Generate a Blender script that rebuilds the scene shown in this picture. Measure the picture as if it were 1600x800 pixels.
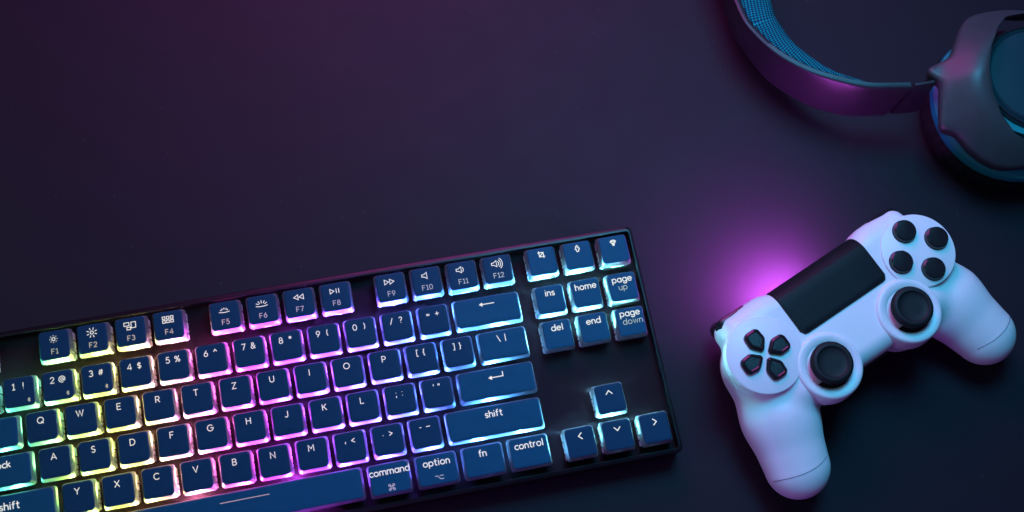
import bpy, bmesh, math, random
import numpy as np
from mathutils import Vector, Matrix
random.seed(7)
S = 0.001                      # every length below is in millimetres
scene = bpy.context.scene
for o in list(bpy.data.objects): bpy.data.objects.remove(o)
COL = scene.collection

# ------------------------------------------------------------------ camera
cam_d = bpy.data.cameras.new('camera'); cam = bpy.data.objects.new('camera', cam_d); COL.objects.link(cam)
cam_d.sensor_width = 36.0; cam_d.lens = 42.75; cam_d.clip_start = 0.01; cam_d.clip_end = 50
R = ((0.97876224, -0.1938906, 0.06656517), (-0.16619119, -0.94058894, -0.29609615), (0.12002073, 0.27874519, -0.95283584))
C = (207.687, -152.786, 635.910)
M = Matrix(((R[0][0], -R[1][0], -R[2][0], C[0]*S), (R[0][1], -R[1][1], -R[2][1], C[1]*S), (R[0][2], -R[1][2], -R[2][2], C[2]*S), (0, 0, 0, 1)))
cam.matrix_world = M
cam_d.dof.use_dof = True; cam_d.dof.focus_distance = 0.645; cam_d.dof.aperture_fstop = 11.0
scene.camera = cam

# ------------------------------------------------------------------ room light
w = bpy.data.worlds.new('World'); scene.world = w; w.use_nodes = True
w.node_tree.nodes['Background'].inputs[0].default_value = (0.42, 0.34, 0.95, 1)
w.node_tree.nodes['Background'].inputs[1].default_value = 0.075
def area(name, loc, target, size, power, color, sy=None):
    d = bpy.data.lights.new(name, 'AREA'); d.size = size*S; d.energy = power; d.color = color
    if sy: d.shape = 'RECTANGLE'; d.size_y = sy*S
    o = bpy.data.objects.new(name, d); COL.objects.link(o)
    o.location = Vector(loc)*S
    o.rotation_euler = (Vector(target)-Vector(loc)).to_track_quat('-Z', 'Y').to_euler()
    return o
area('blue_softbox', (455, 215, 540), (395, -35, 20), 230, 1.9, (0.07, 0.585, 1.0)).data.spread = math.radians(140)
area('magenta_lamp', (290, 430, 320), (230, 150, 0), 300, 2.0, (0.9, 0.10, 0.74))
area('violet_lamp', (150, -280, 170), (440, -40, 20), 140, 0.24, (0.5, 0.10, 0.9))
area('cool_fill', (-260, 40, 520), (60, 0, 0), 260, 0.7, (0.30, 0.80, 0.62))  # added fill without a known source, lifts the left of the desk
scene.view_settings.view_transform = 'Standard'; scene.view_settings.look = 'None'
scene.view_settings.exposure = 0.0; scene.view_settings.gamma = 1.0
scene.render.engine = 'CYCLES'

# ------------------------------------------------------------------ materials
def mat(name, color, rough=0.5, metal=0.0, noise=0.0, nscale=300.0, bump=0.0, bscale=2000.0, spec=0.5, coat=0.0, sss=0.0):
    m = bpy.data.materials.new(name); m.use_nodes = True
    nt = m.node_tree; b = nt.nodes['Principled BSDF']
    b.inputs['Base Color'].default_value = (*color, 1); b.inputs['Roughness'].default_value = rough
    b.inputs['Metallic'].default_value = metal; b.inputs['Specular IOR Level'].default_value = spec
    b.inputs['Coat Weight'].default_value = coat; b.inputs['Coat Roughness'].default_value = 0.08
    tc = nt.nodes.new('ShaderNodeTexCoord')
    n = nt.nodes.new('ShaderNodeTexNoise'); n.inputs['Scale'].default_value = nscale; n.inputs['Detail'].default_value = 6
    nt.links.new(tc.outputs['Object'], n.inputs['Vector'])
    r = nt.nodes.new('ShaderNodeMapRange'); r.inputs[3].default_value = max(0.02, rough-0.07-noise*.3); r.inputs[4].default_value = min(1, rough+0.07+noise*.3)
    nt.links.new(n.outputs['Fac'], r.inputs[0]); nt.links.new(r.outputs[0], b.inputs['Roughness'])
    if noise:
        mx = nt.nodes.new('ShaderNodeMix'); mx.data_type = 'RGBA'
        mx.inputs[6].default_value = (*[c*(1-noise) for c in color], 1); mx.inputs[7].default_value = (*[min(1, c*(1+noise)) for c in color], 1)
        nt.links.new(n.outputs['Fac'], mx.inputs[0]); nt.links.new(mx.outputs[2], b.inputs['Base Color'])
    if bump:
        n2 = nt.nodes.new('ShaderNodeTexNoise'); n2.inputs['Scale'].default_value = bscale; n2.inputs['Detail'].default_value = 3
        nt.links.new(tc.outputs['Object'], n2.inputs['Vector'])
        bp = nt.nodes.new('ShaderNodeBump'); bp.inputs['Strength'].default_value = bump; bp.inputs['Distance'].default_value = 0.0002
        nt.links.new(n2.outputs['Fac'], bp.inputs['Height']); nt.links.new(bp.outputs[0], b.inputs['Normal'])
    return m

M_table = mat('desk_laminate', (0.0190, 0.0145, 0.0215), 0.6, noise=0.06, nscale=40, bump=0.25, bscale=1500, spec=0.12)
M_keytop = mat('navy_keycap', (0.006, 0.042, 0.085), 0.5, noise=0.10, nscale=150, bump=0.12, bscale=5000, spec=0.09)
M_keytop2 = mat('blue_keycap', (0.006, 0.075, 0.135), 0.5, noise=0.10, nscale=150, bump=0.12, bscale=5000, spec=0.09)
M_case = mat('anodised_case', (0.006, 0.004, 0.006), 0.34, spec=0.3, metal=0.0, noise=0.1, nscale=200, bump=0.1, bscale=4000)
M_plate = mat('switch_plate', (0.014, 0.006, 0.009), 0.7, noise=0.15, nscale=200, spec=0.1)
M_white = mat('white_plastic', (0.78, 0.78, 0.80), 0.38, noise=0.02, nscale=80, bump=0.10, bscale=4000, spec=0.4)
M_black = mat('black_plastic', (0.010, 0.010, 0.012), 0.25, noise=0.15, nscale=150, spec=0.5)
M_rubber = mat('black_rubber', (0.010, 0.010, 0.012), 0.6, noise=0.15, nscale=400, bump=0.2, bscale=4000, spec=0.3)
M_dark = mat('dark_gap', (0.004, 0.004, 0.005), 0.8)
M_band = mat('headphone_shell', (0.040, 0.042, 0.046), 0.42, noise=0.12, nscale=120, bump=0.08, bscale=3000, spec=0.4)
M_strap = mat('headband_shell', (0.017, 0.016, 0.022), 0.4, noise=0.12, nscale=120, bump=0.08, bscale=3000, spec=0.35)
M_cupblue = mat('blue_cup_plastic', (0.003, 0.23, 0.24), 0.5, noise=0.08, nscale=100, spec=0.4)
M_cuplid = mat('teal_cup_lid', (0.008, 0.040, 0.05), 0.45, noise=0.08, nscale=120, bump=0.08, bscale=4000, spec=0.25)
M_leather = mat('black_leatherette', (0.010, 0.009, 0.012), 0.55, noise=0.2, nscale=200, bump=0.4, bscale=900, spec=0.12)
M_gloss = mat('gloss_rim', (0.06, 0.06, 0.07), 0.15, metal=0.8)

def add_dust(m, scale, size, col):      # sparse specks of dust lying on a surface
    nt = m.node_tree; b = nt.nodes['Principled BSDF']; src = b.inputs['Base Color'].links[0].from_socket
    tc = nt.nodes.new('ShaderNodeTexCoord'); v = nt.nodes.new('ShaderNodeTexVoronoi'); v.inputs['Scale'].default_value = scale
    nt.links.new(tc.outputs['Object'], v.inputs['Vector'])
    c = nt.nodes.new('ShaderNodeMath'); c.operation = 'LESS_THAN'; c.inputs[1].default_value = size; nt.links.new(v.outputs['Distance'], c.inputs[0])
    s2 = nt.nodes.new('ShaderNodeSeparateColor'); nt.links.new(v.outputs['Color'], s2.inputs[0])
    k = nt.nodes.new('ShaderNodeMath'); k.operation = 'GREATER_THAN'; k.inputs[1].default_value = 0.72; nt.links.new(s2.outputs[0], k.inputs[0])
    p = nt.nodes.new('ShaderNodeMath'); p.operation = 'MULTIPLY'; nt.links.new(c.outputs[0], p.inputs[0]); nt.links.new(k.outputs[0], p.inputs[1])
    mx = nt.nodes.new('ShaderNodeMix'); mx.data_type = 'RGBA'; nt.links.new(p.outputs[0], mx.inputs[0]); nt.links.new(src, mx.inputs[6]); mx.inputs[7].default_value = (*col, 1)
    nt.links.new(mx.outputs[2], b.inputs['Base Color'])
add_dust(M_table, 160, 0.045, (0.09, 0.09, 0.10)); add_dust(M_keytop, 260, 0.04, (0.06, 0.09, 0.13)); add_dust(M_band, 300, 0.04, (0.12, 0.12, 0.13))

def skirt_mat(name, col, trans):
    m = bpy.data.materials.new(name); m.use_nodes = True; nt = m.node_tree
    b = nt.nodes['Principled BSDF']; b.inputs['Base Color'].default_value = (*col, 1); b.inputs['Roughness'].default_value = 0.5
    t = nt.nodes.new('ShaderNodeBsdfTranslucent'); t.inputs[0].default_value = (*[min(1, c*1.1+.3) for c in col], 1)
    n = nt.nodes.new('ShaderNodeTexNoise'); n.inputs['Scale'].default_value = 500
    tc = nt.nodes.new('ShaderNodeTexCoord'); nt.links.new(tc.outputs['Object'], n.inputs['Vector'])
    r = nt.nodes.new('ShaderNodeMapRange'); r.inputs[3].default_value = trans*.7; r.inputs[4].default_value = trans*1.3
    nt.links.new(n.outputs['Fac'], r.inputs[0])
    mx = nt.nodes.new('ShaderNodeMixShader'); nt.links.new(r.outputs[0], mx.inputs[0])
    nt.links.new(b.outputs[0], mx.inputs[1]); nt.links.new(t.outputs[0], mx.inputs[2])
    nt.links.new(mx.outputs[0], nt.nodes['Material Output'].inputs[0]); return m
M_skirt = skirt_mat('keycap_skirt', (0.14, 0.145, 0.165), 0.36)
M_housing = skirt_mat('switch_housing', (0.75, 0.75, 0.75), 0.5)

def emit_mat(name, strength, whiten=0.0, color=None):
    m = bpy.data.materials.new(name); m.use_nodes = True; nt = m.node_tree
    nt.nodes.remove(nt.nodes['Principled BSDF'])
    e = nt.nodes.new('ShaderNodeEmission'); e.inputs[1].default_value = strength
    if color: e.inputs[0].default_value = (*color, 1)
    else:
        oi = nt.nodes.new('ShaderNodeObjectInfo'); mx = nt.nodes.new('ShaderNodeMix'); mx.data_type = 'RGBA'
        mx.inputs[0].default_value = whiten; mx.inputs[7].default_value = (1, 1, 1, 1)
        nt.links.new(oi.outputs['Color'], mx.inputs[6]); nt.links.new(mx.outputs[2], e.inputs[0])
    nt.links.new(e.outputs[0], nt.nodes['Material Output'].inputs[0]); return m
M_led = emit_mat('led_emitter', 5600.0, 0.012)
M_legend = emit_mat('backlit_legend', 0.92, 0.85)
M_legend2 = emit_mat('backlit_legend_dim', 0.6, 0.6)
M_lightbar = emit_mat('light_bar', 290.0, color=(0.76, 0.11, 1.0))

def pad_mat():                 # blue spacer-mesh fabric: rows of small dark eyelets
    m = bpy.data.materials.new('blue_mesh_fabric'); m.use_nodes = True; nt = m.node_tree; b = nt.nodes['Principled BSDF']
    uv = nt.nodes.new('ShaderNodeTexCoord'); sep = nt.nodes.new('ShaderNodeSeparateXYZ'); nt.links.new(uv.outputs['UV'], sep.inputs[0])
    def mth(op, a, bb=None):
        n = nt.nodes.new('ShaderNodeMath'); n.operation = op
        for i, v in enumerate((a, bb)):
            if v is None: continue
            if isinstance(v, (int, float)): n.inputs[i].default_value = v
            else: nt.links.new(v, n.inputs[i])
        return n.outputs[0]
    k = 2*math.pi/2.4
    a = mth('SINE', mth('MULTIPLY', mth('ADD', sep.outputs[0], mth('MULTIPLY', sep.outputs[1], 0.6)), k))
    c = mth('SINE', mth('MULTIPLY', mth('SUBTRACT', sep.outputs[0], mth('MULTIPLY', sep.outputs[1], 0.6)), k))
    h = mth('MULTIPLY', a, c)
    rmp = nt.nodes.new('ShaderNodeValToRGB'); rmp.color_ramp.elements[0].position = 0.30; rmp.color_ramp.elements[1].position = 0.62
    rmp.color_ramp.elements[0].color = (0.002, 0.32, 0.34, 1); rmp.color_ramp.elements[1].color = (0.002, 0.04, 0.07, 1)
    nt.links.new(mth('ADD', mth('MULTIPLY', h, 0.5), 0.5), rmp.inputs[0]); nt.links.new(rmp.outputs[0], b.inputs['Base Color'])
    b.inputs['Roughness'].default_value = 0.8; b.inputs['Specular IOR Level'].default_value = 0.15
    bp = nt.nodes.new('ShaderNodeBump'); bp.invert = True; bp.inputs['Distance'].default_value = 0.0008; bp.inputs['Strength'].default_value = 0.8
    nt.links.new(h, bp.inputs['Height']); nt.links.new(bp.outputs[0], b.inputs['Normal']); return m
M_pad = pad_mat()

def touch_mat():               # touchpad skin with a fine grid of raised dots
    m = mat('touchpad_skin', (0.010, 0.011, 0.013), 0.42, noise=0.1, nscale=200, spec=0.12)
    nt = m.node_tree; b = nt.nodes['Principled BSDF']
    tc = nt.nodes.new('ShaderNodeTexCoord'); v = nt.nodes.new('ShaderNodeTexVoronoi'); v.inputs['Scale'].default_value = 900; v.inputs['Randomness'].default_value = 0.0
    nt.links.new(tc.outputs['Object'], v.inputs['Vector'])
    bp = nt.nodes.new('ShaderNodeBump'); bp.inputs['Strength'].default_value = 0.6; bp.inputs['Distance'].default_value = 0.0003
    nt.links.new(v.outputs['Distance'], bp.inputs['Height']); nt.links.new(bp.outputs[0], b.inputs['Normal']); return m
M_touch = touch_mat()

# ------------------------------------------------------------------ helpers
def empty(name, label, cat, loc=(0, 0, 0), rz=0):
    o = bpy.data.objects.new(name, None); COL.objects.link(o); o.location = Vector(loc)*S; o.rotation_euler = (0, 0, rz)
    o['label'] = label; o['category'] = cat; o.empty_display_size = 0.02; return o
def mesh(name, verts, faces, mats, fm=None, smooth=True, uvs=None):
    me = bpy.data.meshes.new(name); me.from_pydata([(v[0]*S, v[1]*S, v[2]*S) for v in verts], [], faces)
    for m in (mats if isinstance(mats, (list, tuple)) else [mats]): me.materials.append(m)
    if fm: me.polygons.foreach_set('material_index', fm)
    if uvs:
        l = me.uv_layers.new(name='UVMap')
        for lp in me.loops: l.data[lp.index].uv = uvs[lp.vertex_index]
    bm = bmesh.new(); bm.from_mesh(me); bmesh.ops.recalc_face_normals(bm, faces=bm.faces); bm.to_mesh(me); bm.free()
    me.polygons.foreach_set('use_smooth', [smooth]*len(me.polygons)); me.update(); return me
def link(name, me, parent=None, loc=(0, 0, 0), color=None, rz=0):
    o = bpy.data.objects.new(name, me); COL.objects.link(o); o.parent = parent; o.location = Vector(loc)*S
    o.rotation_euler = (0, 0, rz)
    if color: o.color = (*color, 1)
    return o
def sharp(me, deg=35):
    me.set_sharp_from_angle(angle=math.radians(deg)); return me
def rrect(wd, ht, r, n=4, cx=0, cy=0):
    pts = []
    for sx, sy, a0 in ((1, 1, 0), (-1, 1, 90), (-1, -1, 180), (1, -1, 270)):
        for i in range(n+1):
            a = math.radians(a0+90*i/n); pts.append((cx+sx*(wd/2-r)+r*math.cos(a), cy+sy*(ht/2-r)+r*math.sin(a)))
    return pts
def loft(loops, cap0=True, cap1=True, closed=True):
    """loops: list of lists of 3-D points with equal counts"""
    V = [p for l in loops for p in l]; n = len(loops[0]); F = []
    for i in range(len(loops)-1):
        for j in range(n if closed else n-1):
            k = (j+1) % n; F.append((i*n+j, i*n+k, (i+1)*n+k, (i+1)*n+j))
    if cap0: F.append(tuple(range(n))[::-1])
    if cap1: F.append(tuple(range((len(loops)-1)*n, len(loops)*n)))
    return V, F
def lathe(prof, n=48, sx=1, sy=1):
    return loft([[(r*math.cos(2*math.pi*k/n)*sx, r*math.sin(2*math.pi*k/n)*sy, z) for k in range(n)] for r, z in prof])
def lift(pts, z): return [(x, y, z) for x, y in pts]
def join(parts):
    V = []; F = []; m = []
    for v, f, mi in parts:
        b = len(V); V += list(v); F += [tuple(i+b for i in q) for q in f]; m += [mi]*len(f)
    return V, F, m
def box(x0, x1, y0, y1, z0, z1, r=0.3):
    a = rrect(x1-x0, y1-y0, r, 2, (x0+x1)/2, (y0+y1)/2); b = rrect(x1-x0-r, y1-y0-r, r, 2, (x0+x1)/2, (y0+y1)/2)
    return loft([lift(b, z0), lift(a, z0+r/2), lift(a, z1-r/2), lift(b, z1)])
def tube(pts, r, n=8):
    loops = []
    for i, p in enumerate(pts):
        p = Vector(p); d = (Vector(pts[min(i+1, len(pts)-1)])-Vector(pts[max(i-1, 0)])).normalized()
        u = d.cross(Vector((0, 0, 1))); u = u.normalized() if u.length > 1e-4 else Vector((1, 0, 0)); v = u.cross(d)
        loops.append([tuple(p+u*r*math.cos(2*math.pi*k/n)+v*r*math.sin(2*math.pi*k/n)) for k in range(n)])
    return loft(loops)
def catmull(P, per=8):
    P = [Vector(p) for p in P]; P = [P[0]*2-P[1]]+P+[P[-1]*2-P[-2]]; out = []
    for i in range(1, len(P)-2):
        a, b, c, d = P[i-1:i+3]
        for k in range(per):
            t = k/per; out.append(0.5*((2*b)+(c-a)*t+(2*a-5*b+4*c-d)*t*t+(3*b-a-3*c+d)*t**3))
    out.append(P[-2]); return out

# ------------------------------------------------------------------ desk
tb = []
V = [(-2500, -2500, 0), (3000, -2500, 0), (3000, 2500, 0), (-2500, 2500, 0)]
V2 = [(x, y, -30) for x, y, z in V]
desk = link('table_top', mesh('table_top', V+V2, [(0, 1, 2, 3), (7, 6, 5, 4), (0, 4, 5, 1), (1, 5, 6, 2), (2, 6, 7, 3), (3, 7, 4, 0)], M_table, smooth=False))
desk['kind'] = 'structure'

# ------------------------------------------------------------------ stroke lettering
def arc(cx, cy, rx, ry, a0, a1, st=20):
    n = max(2, int(abs(a1-a0)/st)); return [(cx+rx*math.cos(math.radians(a0+(a1-a0)*i/n)), cy+ry*math.sin(math.radians(a0+(a1-a0)*i/n))) for i in range(n+1)]
G = {}
def g(ch, wd, *st): G[ch] = (wd, st)
g('A', .84, [(0, 0), (.42, 1), (.84, 0)], [(.14, .32), (.70, .32)])
g('B', .62, [(0, 0), (0, 1), (.32, 1)]+arc(.32, .76, .25, .24, 90, -90)[1:]+[(0, .52)], [(.3, .52)]+arc(.34, .26, .28, .26, 90, -90)[1:]+[(0, 0)])
g('C', .82, arc(.48, .5, .48, .5, 45, 315))
g('D', .78, [(0, 0), (0, 1), (.3, 1)]+arc(.3, .5, .48, .5, 90, -90)[1:]+[(0, 0)])
g('E', .58, [(.58, 1), (0, 1), (0, 0), (.58, 0)], [(0, .52), (.5, .52)])
g('F', .56, [(.56, 1), (0, 1), (0, 0)], [(0, .5), (.48, .5)])
g('G', .88, arc(.48, .5, .48, .5, 45, 360)+[(.52, .5)])
g('H', .7, [(0, 0), (0, 1)], [(.7, 0), (.7, 1)], [(0, .52), (.7, .52)])
g('I', .1, [(.05, 0), (.05, 1)])
g('J', .5, [(.48, 1), (.48, .28)]+arc(.24, .26, .24, .26, 0, -150)[1:])
g('K', .66, [(0, 0), (0, 1)], [(.62, 1), (.02, .42)], [(.22, .6), (.66, 0)])
g('L', .52, [(0, 1), (0, 0), (.52, 0)])
g('M', .86, [(0, 0), (0, 1), (.43, .38), (.86, 1), (.86, 0)])
g('N', .74, [(0, 0), (0, 1), (.74, 0), (.74, 1)])
g('O', .98, arc(.49, .5, .49, .5, 90, 450))
g('P', .6, [(0, 0), (0, 1), (.32, 1)]+arc(.32, .72, .28, .28, 90, -90)[1:]+[(0, .44)])
g('Q', .98, arc(.49, .5, .49, .5, 90, 450), [(.6, .28), (.95, -.06)])
g('R', .62, [(0, 0), (0, 1), (.32, 1)]+arc(.32, .72, .28, .28, 90, -90)[1:]+[(0, .44)], [(.32, .44), (.64, 0)])
g('S', .6, arc(.32, .75, .27, .25, 40, 270)+arc(.30, .25, .29, .25, 90, -140)[1:])
g('T', .7, [(0, 1), (.7, 1)], [(.35, 1), (.35, 0)])
g('U', .7, [(0, 1), (0, .35)]+arc(.35, .35, .35, .35, 180, 360)[1:]+[(.7, 1)])
g('V', .8, [(0, 1), (.4, 0), (.8, 1)])
g('W', 1.16, [(0, 1), (.3, 0), (.58, .95), (.86, 0), (1.16, 1)])
g('X', .74, [(0, 1), (.74, 0)], [(.74, 1), (0, 0)])
g('Y', .76, [(0, 1), (.38, .48), (.76, 1)], [(.38, .48), (.38, 0)])
g('Z', .66, [(0, 1), (.66, 1), (0, 0), (.66, 0)])
g('0', .64, arc(.32, .5, .32, .5, 90, 450)); g('1', .34, [(0, .8), (.24, 1), (.24, 0)], [(.02, 0), (.44, 0)])
g('2', .58, arc(.29, .72, .28, .28, 165, -35)+[(0, 0), (.58, 0)])
g('3', .58, arc(.28, .75, .25, .25, 150, -80)+arc(.28, .27, .30, .27, 80, -150))
g('4', .68, [(.5, 0), (.5, 1), (0, .26), (.68, .26)])
g('5', .58, [(.52, 1), (.12, 1), (.06, .56)]+arc(.26, .32, .31, .32, 110, -145))
g('6', .6, [(.44, 1), (.08, .5)], arc(.3, .31, .29, .31, 90, 450))
g('7', .58, [(0, 1), (.58, 1), (.18, 0)])
g('8', .6, arc(.3, .76, .24, .24, 90, 450), arc(.3, .27, .3, .27, 90, 450))
g('9', .6, [(.16, 0), (.52, .5)], arc(.3, .69, .29, .31, 90, 450))
g('!', .1, [(.05, 1), (.05, .34)], [(.05, .04), (.05, .0)])
g('@', 1.0, arc(.5, .45, .2, .22, 90, 450), [(.7, .66), (.7, .36)]+arc(.84, .36, .14, .14, 180, 330)[1:]+arc(.5, .45, .5, .52, -5, 290)[1:])
g('#', .7, [(.16, .08), (.3, .95)], [(.42, .08), (.56, .95)], [(.02, .36), (.64, .36)], [(.08, .68), (.7, .68)])
g('$', .6, arc(.32, .68, .26, .2, 30, 270)+arc(.30, .28, .28, .2, 90, -150)[1:], [(.31, 1.04), (.31, -.08)])
g('%', .8, arc(.16, .77, .16, .2, 90, 450), arc(.64, .22, .16, .2, 90, 450), [(.68, 1), (.12, 0)])
g('^', .5, [(0, .62), (.25, .98), (.5, .62)])
g('&', .76, [(.72, 0), (.18, .66)]+arc(.33, .8, .18, .2, 210, -30)[1:]+[(.14, .44)]+arc(.28, .24, .26, .24, 140, 330)[1:]+[(.7, .5)])
g('*', .5, [(.25, 1), (.25, .56)], [(.05, .9), (.45, .66)], [(.45, .9), (.05, .66)])
g('(', .24, arc(.32, .5, .3, .62, 125, 235)); g(')', .24, arc(-.06, .5, .3, .62, 55, -55))
g('/', .42, [(0, -.05), (.42, 1.02)]); g('\\', .42, [(0, 1.02), (.42, -.05)]); g('|', .1, [(.05, 1.08), (.05, -.08)])
g('?', .5, arc(.25, .76, .24, .24, 160, -60)+[(.25, .44), (.25, .3)], [(.25, .04), (.25, 0)])
g('=', .5, [(0, .6), (.5, .6)], [(0, .4), (.5, .4)]); g('+', .6, [(0, .5), (.6, .5)], [(.3, .2), (.3, .8)])
g('[', .24, [(.24, 1.05), (0, 1.05), (0, -.05), (.24, -.05)]); g(']', .24, [(0, 1.05), (.24, 1.05), (.24, -.05), (0, -.05)])
g('{', .3, [(.3, 1.05), (.16, 1), (.16, .62), (.02, .5), (.16, .38), (.16, 0), (.3, -.05)])
g('}', .3, [(0, 1.05), (.14, 1), (.14, .62), (.28, .5), (.14, .38), (.14, 0), (0, -.05)])
g(';', .12, [(.06, .7), (.06, .67)], [(.08, .15), (.0, -.1)]); g(':', .12, [(.06, .78), (.06, .75)], [(.06, .16), (.06, .13)])
g("'", .1, [(.05, .95), (.05, .7)]); g('"', .26, [(.04, .95), (.04, .68)], [(.24, .95), (.24, .68)])
g(',', .12, [(.1, .42), (.03, .12)]); g('.', .12, [(.06, .34), (.06, .30)])
g('<', .5, [(.5, .8), (0, .48), (.5, .16)]); g('>', .5, [(0, .8), (.5, .48), (0, .16)])
g('-', .26, [(0, .5), (.26, .5)]); g('_', .6, [(0, .5), (.6, .5)]); g(' ', .3)
xh = .68
g('c', .5, arc(.34, .34, .34, .34, 50, 310)); g('o', .68, arc(.34, .34, .34, .34, 90, 450))
g('m', .98, [(0, 0), (0, xh)], [(0, .4)]+arc(.24, .42, .24, .26, 180, 0)[1:]+[(.48, 0)], [(.48, .4)]+arc(.73, .42, .25, .26, 180, 0)[1:]+[(.98, 0)])
g('n', .54, [(0, 0), (0, xh)], [(0, .38)]+arc(.27, .4, .27, .28, 180, 0)[1:]+[(.54, 0)])
g('h', .54, [(0, 0), (0, 1.05)], [(0, .38)]+arc(.27, .4, .27, .28, 180, 0)[1:]+[(.54, 0)])
g('a', .66, arc(.33, .34, .33, .34, 90, 450), [(.66, xh), (.66, 0)]); g('d', .66, arc(.33, .34, .33, .34, 90, 450), [(.66, 1.05), (.66, 0)])
g('p', .66, arc(.33, .34, .33, .34, 90, 450), [(0, xh), (0, -.32)])
g('g', .66, arc(.33, .34, .33, .34, 90, 450), [(.66, xh), (.66, -.05)]+arc(.34, -.06, .32, .26, 0, -150)[1:])
g('t', .4, [(.16, .95), (.16, .14), (.24, 0), (.38, .02)], [(0, xh), (.38, xh)])
g('i', .1, [(.05, 0), (.05, xh)], [(.05, .98), (.05, .94)]); g('l', .1, [(.05, 0), (.05, 1.05)])
g('f', .38, [(.14, 0), (.14, .8)]+arc(.34, .82, .2, .22, 180, 80)[1:], [(0, xh), (.36, xh)])
g('s', .44, arc(.23, .5, .2, .17, 35, 270)+arc(.22, .17, .21, .17, 90, -145)[1:])
g('r', .32, [(0, 0), (0, xh)], [(0, .38)]+arc(.28, .38, .28, .3, 180, 85)[1:])
g('e', .68, [(.02, .36), (.66, .36)]+arc(.34, .34, .34, .34, 5, 315)[1:])
g('k', .5, [(0, 0), (0, 1.05)], [(.46, xh), (.02, .28)], [(.18, .4), (.5, 0)])
g('u', .54, [(0, xh), (0, .28)]+arc(.27, .27, .27, .27, 180, 360)[1:]+[(.54, xh)], [(.54, .28), (.54, 0)])
g('w', .86, [(0, xh), (.22, 0), (.43, xh), (.64, 0), (.86, xh)])
def text_strokes(s, h, cx, cy, track=.24, spacing=None):
    tot = sum(G[c][0] for c in s)+track*(len(s)-1); x = -tot/2; out = []
    for c in s:
        wd, st = G[c]
        for pl in st: out.append([(cx+(x+p[0])*h, cy+(p[1]-.5)*h) for p in pl])
        x += wd+track
    return out
def ribbons(strokes, wd):
    V = []; F = []; z = 0
    for pl in strokes:
        z += 0.004
        if len(pl) == 1: pl = [pl[0], (pl[0][0]+.01, pl[0][1])]
        P = [Vector(p) for p in pl]; n = len(P); closed = (P[0]-P[-1]).length < 1e-4 and n > 3
        L = []
        for i in range(n):
            if closed: a = P[i-1] if i > 0 else P[-2]; b = P[i+1] if i < n-1 else P[1]
            else: a = P[max(i-1, 0)]; b = P[min(i+1, n-1)]
            d1 = (P[i]-a); d2 = (b-P[i])
            if d1.length < 1e-6: d1 = d2
            if d2.length < 1e-6: d2 = d1
            d1 = d1.normalized(); d2 = d2.normalized(); t = (d1+d2)
            t = t.normalized() if t.length > 1e-4 else d1
            nn = Vector((-t.y, t.x)); k = min(1.9, 1/max(.3, nn.dot(Vector((-d1.y, d1.x)))))
            L.append((P[i]+nn*wd/2*k, P[i]-nn*wd/2*k, t))
        rows = [(l, r) for l, r, t in L]
        if not closed:
            t0 = L[0][2]; t1 = L[-1][2]; e = wd*.38
            l, r = rows[0]; m = (l+r)/2; rows.insert(0, (m+(l-m)*.45-t0*e, m+(r-m)*.45-t0*e))
            l, r = rows[-1]; m = (l+r)/2; rows.append((m+(l-m)*.45+t1*e, m+(r-m)*.45+t1*e))
        b = len(V)
        for l, r in rows: V += [(l.x, l.y, z), (r.x, r.y, z)]
        for i in range(len(rows)-1): F.append((b+2*i, b+2*i+1, b+2*i+3, b+2*i+2))
    return V, F

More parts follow.
